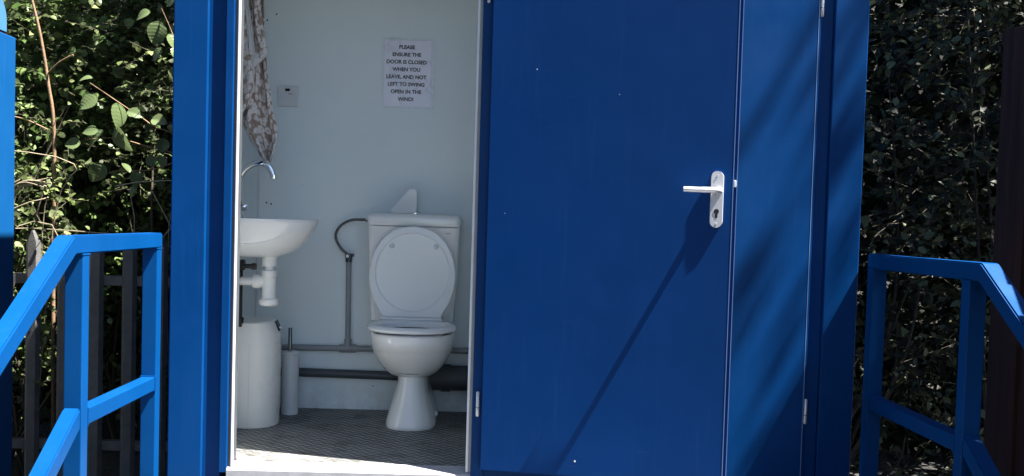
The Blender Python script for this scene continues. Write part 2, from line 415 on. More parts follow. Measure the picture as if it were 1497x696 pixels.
# chips of bare metal on the door
for u, z, r in ((.322, .058, .0045), (.155, 1.36, .002), (.43, 1.28, .0013), (.06, .88, .0013)):
    k = 7; a0 = random.random()*6
    ring = [(u+r*(0.6+.7*random.random())*math.cos(a0+2*PI*i/k), .0004, z+r*(0.6+.7*random.random())*math.sin(a0+2*PI*i/k)) for i in range(k)]
    bm = bmesh.new(); vs = [bm.verts.new(p) for p in ring]; bm.faces.new(vs)
    obj('paint_chip', dplace(bm), M['gasket'], door)
def hinge_bm(x, y, z0, z1):
    b = bmesh.new(); zm = z0+(z1-z0)*.36
    lathe(b, [(.004, z0), (.0064, z0+.003), (.0064, zm-.002), (.004, zm-.0015)], (x, y, 0), 14)
    lathe(b, [(.004, zm), (.0064, zm+.0015), (.0064, z1-.003), (.004, z1)], (x, y, 0), 14)
    return b
for z0, z1 in ((.186, .272), (1.583, 1.668)):
    obj('hinge', hinge_bm(.031, -.009, z0, z1), M['steel'], door, 50)
# --- shut door of the second compartment
d2 = obj('door', boxes((.346, 1.1465, -.013, -.003, 0.0, 1.988, .002, 2), (.358, 1.135, -.0025, .03, .012, 1.976)), M['blue'], cab, 40)
d2['label'] = 'blue door shut, partly covered by the open one'
obj('edge_trim', boxes((1.1450, 1.1473, -.0139, -.0118, .004, 1.984)), M['wear'], d2)
for z0, z1 in ((.188, .275), (1.574, 1.660)):
    obj('hinge', hinge_bm(1.1555, -.010, z0, z1), M['steel'], d2, 50)

# ------------------------------------------------------------------ toilet
wc = thing('toilet', 'white ceramic toilet with its lid up against the cistern', 'toilet', loc=(0, 0, 0))
TX = -.2465
def sec(z, hw, yf, yb, n=48, p=2.3, pb=3.2):
    """one horizontal section: rounder at the front, squarer at the back"""
    yc = yf+(yb-yf)*.52; out = []
    for i in range(n):
        a = 2*PI*i/n; c, s = math.cos(a), math.sin(a)
        q = p if s < 0 else pb
        x = hw*math.copysign(abs(c)**(2/q), c)
        y = (yf-yc if s < 0 else yb-yc)*abs(s)**(2/q)
        out.append((TX+x, yc+y, z))
    return out
bm = bmesh.new()
R = ring_bridge(bm, [sec(*a) for a in ((.2035, .050, .745, .98), (.207, .085, .70, .985), (.215, .098, .672, .99), (.235, .118, .632, .995), (.26, .136, .598, 1.0), (.29, .152, .565, 1.0), (.318, .162, .541, 1.0), (.327, .165, .535, 1.0), (.331, .1665, .528, 1.0), (.36, .1705, .514, 1.0), (.386, .1715, .508, 1.0), (.393, .168, .512, .995), (.394, .130, .555, .80), (.389, .126, .558, .797))], True, True, False)
bowl = obj('bowl', bm, M['ceramic'], wc, 60)
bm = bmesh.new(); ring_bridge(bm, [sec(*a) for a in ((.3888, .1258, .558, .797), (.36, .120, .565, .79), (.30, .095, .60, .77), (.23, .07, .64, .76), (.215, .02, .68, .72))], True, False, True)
obj('bowl_inside', bm, M['bowl_shade'], bowl, 60)
bm = bmesh.new()
def ped(z, hw, yf, yb):
    # slightly flattened faces meeting in soft ridges
    ctl = [(-hw, yb), (-hw, yf+.16), (-hw*.97, yf+.10), (-hw*.84, yf+.050), (-hw*.62, yf+.021), (-hw*.40, yf+.007), (0, yf), (hw*.40, yf+.007), (hw*.62, yf+.021), (hw*.84, yf+.050), (hw*.97, yf+.10), (hw, yf+.16), (hw, yb)]
    pts = [ctl[0]]+[(p.x, p.y) for p in smooth_path([(x, y, 0) for x, y in ctl[1:-1]], 4)]+[ctl[-1]]
    return [(TX+x, y, z) for x, y in pts]
ring_bridge(bm, [ped(*a) for a in ((0.0, .103, .638, .985), (.004, .1045, .636, .985), (.014, .1045, .635, .985), (.03, .101, .64, .985), (.06, .092, .652, .983), (.10, .080, .670, .98), (.14, .069, .686, .98), (.18, .0625, .697, .978), (.205, .0615, .70, .975), (.224, .062, .708, .97))])
obj('pedestal', bm, M['ceramic'], wc, 50)
obj('fixing_cap', (lambda b: (lathe(b, [(.011, -.002), (.011, .006), (.006, .010)], (TX+.100, .80, .045), 14, 'x'), b)[1])(bmesh.new()), M['seatplast'], wc, 50)
# seat ring, lying down
def oval(z, hw, yf, yb, n=56):
    yc = yf+(yb-yf)*.50; out = []
    for i in range(n):
        a = 2*PI*i/n; c, s = math.cos(a), math.sin(a)
        x = hw*math.copysign(abs(c)**(2/2.35), c)
        if s > 0: x *= 1-.20*s**2
        y = (yf-yc if s < 0 else yb-yc)*abs(s)**(2/2.25)
        out.append((TX+x, yc+y, z))
    return out
bm = bmesh.new()
ro = [oval(.403, .168, .507, .905), oval(.407, .178, .494, .912), oval(.417, .180, .490, .914), oval(.4245, .175, .497, .909), oval(.427, .162, .511, .895), oval(.4255, .138, .540, .818), oval(.420, .132, .548, .808), oval(.403, .130, .551, .804)]
R = ring_bridge(bm, ro, True, False, False)
n = len(R[0])
for i in range(n):
    j = (i+1) % n; bm.faces.new((R[-1][i], R[-1][j], R[0][j], R[0][i]))
obj('seat', bm, M['seatplast'], wc, 50)
bm = bmesh.new()
ring_bridge(bm, [sec(.3945, .160, .84, .93), sec(.4025, .160, .84, .93)])
obj('seat_buffer', bm, M['black'], wc, 50)
# lid, standing up and leaning on the cistern
LIDP = [(.438, .1235), (.455, .131), (.475, .143), (.50, .157), (.53, .169), (.56, .1775), (.60, .183), (.64, .181), (.68, .173), (.72, .159), (.755, .139), (.785, .111), (.805, .081), (.816, .050), (.821, .022), (.822, .0)]
def lid_out(k, inset, y):
    half = []
    for a, b in zip(LIDP[:-1], LIDP[1:]):
        for q in range(3): half.append((a[1]+(b[1]-a[1])*q/3, a[0]+(b[0]-a[0])*q/3))
    loop = half+[(0, .822)]+[(-x, z) for x, z in half[::-1]]
    n = len(loop); out = []
    for i in range(n):
        (xa, za), (xb, zb) = loop[i-1], loop[(i+1) % n]
        tx, tz = xb-xa, zb-za; l = math.hypot(tx, tz) or 1
        x, z = loop[i]
        if i in (0, n-1): px, pz = x-math.copysign(inset, x), z+inset
        else: px, pz = x-tz/l*inset, z+tx/l*inset
        out.append((TX-.015+px, y+(pz-.43)*.045, pz))
    return out
Y0 = .856
def lid_oval(hw, h, y):
    k = (len(LIDP)-1)*3; out = []
    for q in range(k): a = -PI/2*.985+PI*.985*q/k; out.append((hw*math.cos(a), .628+h*math.sin(a)))
    loop = out+[(0, .628+h)]+[(-x, z) for x, z in out[::-1]]
    return [(TX-.015+x, y+(z-.43)*.045, z) for x, z in loop]
bm = bmesh.new()
ring_bridge(bm, [lid_out(0, .002, Y0+.016), lid_out(0, 0, Y0+.011), lid_out(0, 0, Y0+.004), lid_out(0, .004, Y0), lid_oval(.158, .168, Y0-.001), lid_oval(.152, .162, Y0+.004), lid_oval(.08, .09, Y0+.0045)])
lid = obj('lid', bm, M['seatplast'], wc, 35)
obj('lid_foot', boxes((TX-.145, TX+.115, Y0-.003, Y0+.020, .426, .4375, .004, 3)), M['seatplast'], lid, 40)
for x in (-.1045, .081):
    b = bmesh.new(); lathe(b, [(.0105, .006), (.0105, -.001), (.008, -.004), (.003, -.005)], (TX+x, Y0+.0135, .738), 16, 'y'); obj('lid_buffer', b, M['greyplast'], lid, 60)
# cistern
def cis(z, hw, yf, yb, r=.02, n=6, x=-.2635):
    out = []
    for cx, cy, a0 in ((hw-r, yb-r, 0), (-hw+r, yb-r, PI/2), (-hw+r, yf+r, PI), (hw-r, yf+r, 1.5*PI)):
        for i in range(n+1):
            a = a0+PI/2*i/n; out.append((x+cx+r*math.cos(a), cy+r*math.sin(a), z))
    return out
bm = bmesh.new()
ring_bridge(bm, [cis(.41, .170, .925, 1.092), cis(.416, .176, .918, 1.094), (cis(.60, .189, .912, 1.095)), cis(.819, .1955, .909, 1.096)])
ct = obj('cistern', bm, M['ceramic'], wc, 45)
bm = bmesh.new()
ring_bridge(bm, [cis(.822, .197, .906, 1.097, .02), cis(.850, .1985, .903, 1.097, .022), cis(.864, .1965, .907, 1.096, .022), cis(.872, .190, .917, 1.094, .02), cis(.8745, .178, .932, 1.088, .02)])
obj('cistern_lid', bm, M['ceramic'], ct, 50)
bm = bmesh.new(); lathe(bm, [(.020, .873), (.020, .879), (.016, .881)], (-.2635, 1.0, 0), 20); obj('flush_button', bm, M['chrome'], ct, 40)
bm = bmesh.new(); lathe(bm, [(.003, -.002), (.003, .001), (.001, .002)], (-.118, .9085, .795), 8, 'y')
obj('cistern_mark', boxes((-.128, -.108, .9085, .9105, .793, .796)), M['pipegrey'], ct)

# white wedge bracket on the wall behind the cistern
bm = bmesh.new()
prof = [(-.382, .8755), (-.2625, .8755), (-.2625, .968), (-.268, .982), (-.296, .984)]
ring_bridge(bm, [[(x, y, z) for x, z in prof] for y in (1.035, 1.0985)])
bmesh.ops.bevel(bm, geom=list(bm.edges), offset=.003, segments=2, affect='EDGES')
tag(obj('wall_bracket', bm, M['seatplast'], None, 40), 'white wedge shaped plastic bracket on the wall above the cistern', 'bracket')

# ------------------------------------------------------------------ wash basin on the left wall
wb = thing('wash_basin', 'small white wash basin fixed to the left wall with bottle trap', 'wash basin')
BX, BY = -.9625, .55
def bsec(z, pr, hw, dy=0, n=40, q=2.5, x0=0.0, t=0.0):
    out = []
    for i in range(n):
        a = -PI/2+PI*i/(n-1)
        x = pr*abs(math.cos(a))**(2/q)
        y = hw*math.copysign(abs(math.sin(a))**(2/q), math.sin(a))
        out.append((BX+x0+x, BY+dy+y, z+t*x))
    return out
bm = bmesh.new()
rings = [bsec(.688, .195, .085), bsec(.691, .205, .10), bsec(.700, .232, .128), bsec(.715, .262, .156), bsec(.738, .292, .182), bsec(.765, .315, .198), bsec(.795, .334, .211), bsec(.822, .347, .219), bsec(.833, .350, .221), bsec(.8365, .348, .2195), bsec(.8375, .342, .215),
         bsec(.836, .318, .192, x0=.0), bsec(.825, .308, .184, x0=.0), bsec(.77, .27, .15), bsec(.73, .21, .10), bsec(.722, .19, .03)]
R = ring_bridge(bm, rings, False, False, False)
for a, b in zip(R[:-1], R[1:]):         # close the back against the wall
    pass
bm.faces.new([r[0] for r in R[:11]]+[r[-1] for r in R[:11]][::-1])
bm.faces.new(R[0])
obj('basin', bm, M['ceramic'], wb, 50)
# soft raised fold on the outside of the bowl
bm = bmesh.new()
fold = []
for i in range(26):
    t = i/25
    y = BY-.165+.10*t*t*.6; z = .739+.060*t**2.2
    # follow the outside of the bowl
    def pr_at(z):
        T = [(.700, .232, .128), (.715, .262, .156), (.738, .292, .182), (.765, .315, .198), (.795, .334, .211), (.822, .347, .219)]
        for (a, p, h), (b_, p2, h2) in zip(T[:-1], T[1:]):
            if z <= b_: s = (z-a)/(b_-a); return p+(p2-p)*s, h+(h2-h)*s
        return .347, .219
    p, h = pr_at(z)
    ang = math.radians(-82+46*t)
    x = p*abs(math.cos(ang))**(2/2.5); y = -h*abs(math.sin(ang))**(2/2.5)
    fold.append((BX+x, BY+y, z))
tube(bm, fold, [.0035*(1-.75*(i/25)**2) for i in range(26)], 8)
obj('bowl_fold', bm, M['ceramic'], wb, 60)
# tap
tp = bmesh.new(); lathe(tp, [(.024, .8365), (.024, .846), (.019, .852), (.018, .915), (.012, .925)], (BX+.042, BY, 0), 20)
tap = obj('tap', tp, M['chrome'], wb, 45)
sp = bmesh.new()
tube(sp, smooth_path([(BX+.042, BY, .915), (BX+.042, BY, .965), (BX+.052, BY, 1.008), (BX+.085, BY, 1.040), (BX+.122, BY, 1.052), (BX+.150, BY, 1.045), (BX+.168, BY, 1.022), (BX+.175, BY, 1.004)], 6), .0130, 14)
lathe(sp, [(.0150, -.002), (.0150, .012), (.0135, .013)], (BX+.1765, BY, .994), 14)
obj('spout', sp, M['chrome'], tap, 50)
kb = bmesh.new(); lathe(kb, [(.008, .015), (.016, .020), (.017, .042), (.012, .05)], (BX+.034, BY-.035, .880), 16, 'x'); obj('tap_knob', kb, M['chrome'], tap, 50)
# waste and trap
X, Y = -.797, BY
bm = bmesh.new(); lathe(bm, [(.034, .700), (.029, .690), (.0285, .657), (.031, .6565), (.0315, .652), (.024, .651), (.0165, .650), (.0165, .630)], (X, Y, 0), 24); obj('waste_collar', bm, M['ceramic'], wb, 40)
bm = bmesh.new(); lathe(bm, [(.020, .636), (.0275, .635), (.0285, .630), (.0285, .612), (.027, .6105), (.0262, .608), (.0268, .53), (.030, .525), (.036, .522), (.0375, .515), (.0372, .506), (.033, .500), (.022, .496), (.010, .495)], (X, Y, 0), 26); obj('bottle_trap', bm, M['whiteplast'], wb, 35)
bm = bmesh.new(); lathe(bm, [(.017, -.150), (.017, -.062), (.026, -.0615), (.0275, -.055), (.0275, -.040), (.024, -.034), (.018, -.02)], (X, Y, .592), 22, 'x'); obj('waste_pipe', bm, M['whiteplast'], wb, 40)
bm = bmesh.new()
lathe(bm, [(.030, -.166), (.034, -.160), (.034, -.116), (.026, -.112)], (X, Y, .596), 20, 'x')
tube(bm, [(BX+.048, Y+.02, .640), (BX+.048, Y+.02, .41)], .011, 10)
lathe(bm, [(.017, .425), (.018, .445), (.012, .45)], (BX+.048, Y+.02, 0), 12)
lathe(bm, [(.020, -.012), (.021, .02), (.012, .022)], (BX+.052, Y-.01, .655), 14, 'x')
tube(bm, [(BX+.06, Y-.03, .652), (BX+.11, Y-.035, .651)], [.008, .0105], 10)
lathe(bm, [(.0125, 0), (.013, .016), (.010, .018)], (BX+.105, Y-.035, .651), 12, 'x')
obj('stop_valve', bm, M['black'], wb, 40)

# ------------------------------------------------------------------ sanitary bin
sb = thing('sanitary_bin', 'white plastic sanitary bin with slanted lid below the basin', 'bin')
def dsec(z, xr, yf=.600, n=22, x0=-.962, yb=.770, tilt=0.0):
    xs = -.880; out = [(x0, yb), (x0, yf), (xs, yf)]
    for i in range(1, n+1):
        a = PI/2*i/n; out.append((xs+(xr-xs)*math.sin(a)**.95, yf+.11*(1-math.cos(a))))
    for i in range(1, 9):
        a = PI/2*i/8; out.append((xr-.03*(1-math.cos(a)), yb-.03+.03*math.sin(a)))
    return [(x, y, z+tilt*(y-.60)) for x, y in out]
bm = bmesh.new()
ring_bridge(bm, [dsec(.0, -.786, .604), dsec(.004, -.783, .601), dsec(.30, -.780), dsec(.335, -.781)])
body = obj('body', bm, M['whiteplast'], sb, 30)
obj('seam', boxes((-.8808, -.8796, .5985, .6002, .003, .335)), M['greyplast'], body)
bm = bmesh.new()
ring_bridge(bm, [dsec(.3355, -.781), dsec(.362, -.782), dsec(.386, -.791, tilt=.03), dsec(.413, -.803, tilt=.05), dsec(.420, -.808, .601, tilt=.05), dsec(.423, -.813, .606, tilt=.05)])
bl = obj('bin_lid', bm, M['whiteplast'], sb, 18)
bm = bmesh.new()
vs = [bm.verts.new(p) for p in ((-.8045, .712, .420), (-.8045, .750, .421), (-.7870, .750, .382), (-.7880, .712, .380))]
f = bm.faces.new(vs); r = bmesh.ops.extrude_face_region(bm, geom=[f])
for v in r['geom']:
    if isinstance(v, bmesh.types.BMVert): v.co += Vector((.006, -.001, .004))
obj('lid_flap', bm, M['black'], bl)
obj('lid_tab', boxes((-.798, -.777, .722, .742, .388, .400, .003, 2)), M['greyplast'], bl, 40)

# ------------------------------------------------------------------ toilet brush
tb = thing('toilet_brush', 'toilet brush in a pale cylindrical holder beside the bin', 'toilet brush')
bm = bmesh.new(); lathe(bm, [(.034, .0), (.0365, .004), (.0375, .25), (.0375, .258), (.0385, .259), (.0385, .268), (.035, .271), (.010, .272)], (-.780, .95, 0), 28); obj('holder', bm, M['greyplast'], tb, 40)
bm = bmesh.new(); lathe(bm, [(.0085, .268), (.0085, .368), (.0065, .372)], (-.783, .95, 0), 14); obj('handle', bm, M['gunmetal'], tb, 50)

# ------------------------------------------------------------------ pipes along the back wall
wp = thing('water_pipe', 'thin grey water pipe along the back wall rising to the cistern hose', 'pipe')
bm = bmesh.new(); tube(bm, [(-.961, 1.082, .270), (.121, 1.082, .277)], .0135, 12); obj('pipe_run', bm, M['pipegrey'], wp, 50)
bm = bmesh.new(); tube(bm, [(-.553, 1.082, .273), (-.557, 1.082, .66)], .0115, 12); obj('riser', bm, M['pipegrey'], wp, 50)
bm = bmesh.new(); tube(bm, [(-.590, 1.082, .2725), (-.516, 1.082, .2732)], .0185, 12); tube(bm, [(-.553, 1.082, .272), (-.5535, 1.082, .315)], .0165, 12)
obj('tee', bm, M['pipegrey'], wp, 50)
bm = bmesh.new(); lathe(bm, [(.014, .655), (.015, .668), (.013, .690), (.008, .694)], (-.557, 1.08, 0), 14); lathe(bm, [(.011, -.022), (.0125, -.018), (.0125, .0)], (-.559, 1.07, .682), 14, 'y')
tube(bm, [(-.557, 1.08, .684), (-.534, 1.078, .686)], .007, 10); vv = obj('valve', bm, M['braid'], wp, 50)
bm = bmesh.new(); lathe(bm, [(.0065, -.024), (.0075, -.020), (.0075, -.016)], (-.559, 1.07, .682), 12, 'y'); obj('valve_screw', bm, M['gasket'], vv, 50)
bm = bmesh.new(); tube(bm, smooth_path([(-.563, 1.07, .690), (-.590, 1.066, .715), (-.612, 1.062, .755), (-.609, 1.06, .79), (-.585, 1.058, .82), (-.545, 1.055, .840), (-.500, 1.052, .843), (-.470, 1.05, .843)], 6), .0062, 10); obj('flexible_hose', bm, M['braid'], wp, 60)
bm = bmesh.new(); lathe(bm, [(.011, 0), (.011, .016)], (-.483, 1.051, .843), 6, 'x'); obj('hose_nut', bm, M['chrome'], wp, 30)
sw = thing('soil_pipe', 'thick dark grey waste pipe low on the back wall behind the toilet', 'pipe')
bm = bmesh.new(); tube(bm, [(-.961, 1.072, .166), (-.24, 1.072, .156)], .0195, 14); obj('waste_run', bm, M['soil'], sw, 50)
bm = bmesh.new(); tube(bm, [(-.27, 1.035, .160), (.121, 1.035, .160)], .055, 22); obj('soil_run', bm, M['soil'], sw, 50)
bm = bmesh.new(); tube(bm, [(-.135, 1.035, .160), (-.095, 1.035, .160)], .0605, 22); obj('coupling', bm, M['soil'], sw, 50)

# ------------------------------------------------------------------ switch plate
fs = thing('switch_plate', 'white fused switch plate with small dark window on the back wall', 'switch')
obj('plate', boxes((-.884, -.796, 1.089, 1.0992, 1.328, 1.415, .003, 2)), M['greyplast'], fs, 40)
obj('neon_window', boxes((-.852, -.831, 1.0868, 1.0915, 1.394, 1.406, .001, 1)), M['red'], fs)
obj('plate_mark', boxes((-.838, -.820, 1.0883, 1.0895, 1.3815, 1.3838)), M['ink'], fs)
for x in (-.870, -.813):
    b = bmesh.new(); lathe(b, [(.0045, 1.091), (.004, 1.0872)], (x, 0, 1.371), 12, 'y'); o = obj('screw', b, M['steel'], fs, 40)

# ------------------------------------------------------------------ notice
nt_ = thing('notice', 'printed paper notice in a clear plastic sleeve taped to the back wall', 'notice', loc=(-.320, 1.0975, 1.4895))
bm = bmesh.new()
for i in range(9):
    for j in range(13): pass
nx, nz = 14, 20
W_, H_ = .205, .288
G = [[bm.verts.new((-W_/2+W_*i/nx, -.0006*random.random(), -H_/2+H_*j/nz)) for j in range(nz+1)] for i in range(nx+1)]
for i in range(nx):
    for j in range(nz): bm.faces.new((G[i][j], G[i+1][j], G[i+1][j+1], G[i][j+1]))
obj('paper', bm, M['paper'], nt_, 180)
lines = ['PLEASE', 'ENSURE THE', 'DOOR IS CLOSED', 'WHEN YOU', 'LEAVE, AND NOT', 'LEFT TO SWING', 'OPEN IN THE', 'WIND!']
for k, s in enumerate(lines):
    cu = bpy.data.curves.new('lettering', 'FONT'); cu.body = s; cu.size = .0222; cu.align_x = 'CENTER'; cu.align_y = 'CENTER'
    cu.offset = .0008; cu.resolution_u = 4
    t_ = bpy.data.objects.new('lettering', cu); COL.objects.link(t_)
    me = bpy.data.meshes.new_from_object(t_.evaluated_get(bpy.context.evaluated_depsgraph_get())); me.name = 'lettering'
    bpy.data.objects.remove(t_)
    o = link('lettering', me, M['ink'], nt_, (-.006, -.0012, .1135-.0324*k)); o.rotation_euler = (PI/2, 0, 0)
bm = bmesh.new()
W_, H_ = .229, .309; nx, nz = 24, 32
def crumple(x, z): return -.0022-.0010*abs(math.sin(x*61+z*37)+.6*math.sin(z*91-x*43))*.5
G = [[bm.verts.new((-W_/2+W_*i/nx+.002, crumple(-W_/2+W_*i/nx, -H_/2+H_*j/nz), -H_/2+H_*j/nz)) for j in range(nz+1)] for i in range(nx+1)]
for i in range(nx):
    for j in range(nz): bm.faces.new((G[i][j], G[i+1][j], G[i+1][j+1], G[i][j+1]))
obj('plastic_sleeve', bm, M['sleeve'], nt_, 180)
w2, h2 = .205/2+.001, .288/2+.001
obj('sleeve_edge', boxes((-w2-.010, -w2, -.0012, -.0004, -.152, .152), (w2, w2+.013, -.0012, -.0004, -.152, .152), (-w2, w2, -.0012, -.0004, h2, .1525), (-w2, w2, -.0012, -.0004, -.1525, -h2)), M['sleeve_edge'], nt_)

# ------------------------------------------------------------------ towel
tw = thing('towel', 'brown and white floral towel hanging by the left wall above the basin', 'towel')
def interp(tab, z):
    if z >= tab[0][0]: return tab[0][1]
    for (a, p), (b, q) in zip(tab[:-1], tab[1:]):
        if z >= b: return q+(p-q)*(z-b)/(a-b)
    return tab[-1][1]
def cloth(name, left, right, z1, z0, yb, folds, amp, ph, mat, parent, nz=90, nxx=44, thick=.004, slope=0.):
    bm = bmesh.new(); uvl = bm.loops.layers.uv.new('UVMap')
    G = []; UV = {}
    for j in range(nz+1):
        z = z1+(z0-z1)*j/nz; row = []
        a, b = interp(left, z), interp(right, z)
        for i in range(nxx+1):
            t = i/nxx
            s = folds*t*2*PI+ph
            y = yb+amp*(math.sin(s+.9*math.sin(3.1*z))+.45*math.sin(2.3*s+5*z)+.22*math.sin(4.7*s-9*z))+slope*(z-z0)
            x = a+(b-a)*t+.004*math.sin(9*z+3*t)
            v = bm.verts.new((x, y, z+.006*math.sin(s*1.3)*(1-j/nz*0))); UV[v] = (t*.42*folds*.35, z); row.append(v)
        G.append(row)
    for j in range(nz):
        for i in range(nxx):
            f = bm.faces.new((G[j][i], G[j][i+1], G[j+1][i+1], G[j+1][i]))
            for l in f.loops: l[uvl].uv = UV[l.vert]
    hem = [[G[j][nxx].co.copy() for j in range(nz+1)], [G[nz][i].co.copy() for i in range(nxx+1)], [G[j][0].co.copy() for j in range(nz+1)]]
    o = obj(name, bm, mat, parent, 180)
    md = o.modifiers.new('Solidify', 'SOLIDIFY'); md.thickness = thick
    return o, hem
RB = [(1.95, -.866), (1.60, -.852), (1.40, -.841), (1.27, -.820), (1.187, -.794), (1.146, -.796), (1.09, -.806), (1.067, -.816)]
LB = [(1.95, -.935), (1.42, -.915), (1.30, -.925), (1.24, -.937), (1.205, -.932), (1.143, -.899), (1.10, -.867), (1.067, -.843)]
o, hb = cloth('towel_sheet', LB, RB, 1.95, 1.067, .650, 1.4, .022, 2.6, M['towel'], tw)
bm = bmesh.new(); tube(bm, hb[1], .0026, 6); tube(bm, hb[2][64:], .0026, 6); obj('hem', bm, M['towelhem'], o, 60)
o, hl_ = cloth('towel_lobe', [(1.72, -.958), (1.20, -.957)], [(1.72, -.925), (1.5, -.900), (1.40, -.884), (1.34, -.886), (1.28, -.903), (1.24, -.930), (1.205, -.953)], 1.72, 1.205, .603, .8, .010, .9, M['towel'], tw, 56, 24)
bm = bmesh.new(); tube(bm, hl_[0][20:], .0028, 6); obj('hem', bm, M['towelhem'], o, 60)
o, hf = cloth('towel_fold', [(1.95, -.905), (1.60, -.890), (1.47, -.872)], [(1.95, -.868), (1.69, -.866), (1.61, -.853), (1.53, -.838), (1.488, -.832), (1.47, -.836)], 1.95, 1.472, .600, .8, .010, 2.2, M['towel'], tw, 50, 26)
bm = bmesh.new(); tube(bm, hf[1], .006, 6); tube(bm, hf[0][::2], .0026, 6); obj('hem', bm, M['towelhem'], o, 60)
o, hs = cloth('white_strip', [(1.95, -.935), (1.70, -.927), (1.55, -.906), (1.468, -.902)], [(1.95, -.915), (1.70, -.906), (1.60, -.886), (1.468, -.868)], 1.95, 1.468, .585, .5, .004, 1.1, M['towelhem'], tw, 40, 12)
o, hu = cloth('turned_hem', [(1.478, -.898), (1.455, -.899), (1.425, -.895)], [(1.478, -.834), (1.462, -.848), (1.425, -.890)], 1.478, 1.425, .606, .5, .004, .1, M['towelhem'], tw, 14, 14)
bm = bmesh.new(); lathe(bm, [(.014, 0), (.014, .004), (.006, .006), (.006, .03), (.010, .034), (.010, .04)], (-.9625, .62, 1.955), 14, 'x'); tag(obj('towel_hook', bm, M['chrome'], None, 50), 'small chrome hook on the left wall carrying the towel', 'hook')

# ------------------------------------------------------------------ railings and steps
S = .050
def bar(name, p0, p1, w, parent, mat, up=(1, 0, 0), bev=.004):
    """square tube from p0 to p1, one face kept square to the given axis"""
    p0, p1 = Vector(p0), Vector(p1); t = (p1-p0); ln = t.length; t.normalize()
    a = Vector(up); a = (a-t*a.dot(t)).normalized(); b = t.cross(a)
    bm = bmesh.new(); box(bm, -w/2, w/2, -w/2, w/2, 0, ln, bev, 2)
    Mx = Matrix(((a.x, b.x, t.x, p0.x), (a.y, b.y, t.y, p0.y), (a.z, b.z, t.z, p0.z), (0, 0, 0, 1)))
    bm.transform(Mx)
    return obj(name, bm, mat, parent, 40)
SL = math.tan(math.radians(31))
def railing(label, xin, sgn, yw, yc, mat):
    """xin = inner face; sgn -1: the tube lies to the left of it"""
    r = thing('handrail', label, 'railing', 'handrails either side of the cabin steps')
    xc = xin+sgn*S/2; zt = .780; h = S/2
    P0 = .795
    # top bar and the sloping stair bar as one mitred tube
    bm = bmesh.new()
    dy = math.cos(math.radians(31)); dz = math.sin(math.radians(31))
    m = math.tan(math.radians(15.5))*S
    yk = yc-.055                          # upper kink
    L1 = 1.25
    prof = []
    for (yt, z_t, yb, z_b) in ((yw, zt, yw, zt-S), (yk, zt, yk+m, zt-S), (yk-L1*dy, zt-L1*dz, yk+m-L1*dy, zt-S-L1*dz)):
        prof.append([(xin, yt, z_t), (xin+sgn*S, yt, z_t), (xin+sgn*S, yb, z_b), (xin, yb, z_b)])
    ring_bridge(bm, prof); bmesh.ops.bevel(bm, geom=[e for e in bm.edges], offset=.004, segments=2, affect='EDGES')
    obj('top_rail', bm, mat, r, 40)
    bar('post', (xc, yw-.003-h, -.056), (xc, yw-.003-h, zt-S-.001), S, r, mat)
    bar('post', (xc, yc+.005+h, -.056), (xc, yc+.005+h, zt-S-.0005), S, r, mat)
    zm = .300
    bar('mid_rail', (xc, yw-.003-S-.001, zm-h), (xc, yc+.005+S+.001, zm-h), S-.004, r, mat)
    bm = bmesh.new(); prof = []
    for (yt, z_t) in ((yc+.0045, zm+.01), (yc+.0045-1.0*dy, zm+.01-1.0*dz)):
        prof.append([(xin+sgn*.002, yt, z_t), (xin+sgn*(S-.002), yt, z_t), (xin+sgn*(S-.002), yt, z_t-S/dy), (xin+sgn*.002, yt, z_t-S/dy)])
    ring_bridge(bm, prof); bmesh.ops.bevel(bm, geom=[e for e in bm.edges], offset=.004, segments=2, affect='EDGES')
    obj('stair_rail', bm, mat, r, 40)
    for (a, b_) in (((xc, yw-.003-S-.004, zm-h), (xc, yw-.003-S+.0005, zm-h)), ((xc, yc+.005+S-.0005, zm-h), (xc, yc+.005+S+.004, zm-h)), ((xc, yc+.005+h, zt-S-.0045), (xc, yc+.005+h, zt-S+.0005)), ((xc, yw-.003-h, zt-S-.0045), (xc, yw-.003-h, zt-S+.0005))):
        bar('weld', a, b_, S+.0035, r, mat, bev=.0018)
    yn = yk-L1*dy+.06
    bar('post', (xc, yn, -.462), (xc, yn, zt-S-(yk-yn)*SL+.01), S-.006, r, mat)
    return r
railing('blue steel stair handrail in full sun left of the cabin', -1.049, -1, .012, -.700, M['rail'])
railing('blue steel stair handrail in shade right of the cabin', 1.352, 1, .0, -.775, M['rail'])
st = thing('entrance_steps', 'dull steel landing and steps in front of the cabin doors', 'steps')
obj('platform', boxes((-1.045, 1.348, -.70, -.008, -.105, -.060, .004, 2)), M['grating'], st, 40)
for k in range(2):
    obj('tread', boxes((-1.045, 1.348, -1.02-.30*k+.02, -.70-.30*k-.02, -.245-.135*k, -.205-.135*k, .004, 2)), M['grating'], st, 40)
for x in (-.98, 1.28):
    obj('leg', boxes((x-.025, x+.025, -.66, -.61, -.468, -.106, .003, 1)), M['grating'], st, 40)
    obj('leg', boxes((x-.025, x+.025, -.12, -.07, -.468, -.106, .003, 1)), M['grating'], st, 40)
for x in (-1.0, 1.30):
    bm = bmesh.new()
    P = [(-.64, -.107), (-.705, -.107), (-1.40, -.468), (-1.27, -.468)]
    ring_bridge(bm, [[(xx, y, z) for y, z in P] for xx in (x-.004, x+.004)])
    obj('stringer', bm, M['grating'], st)

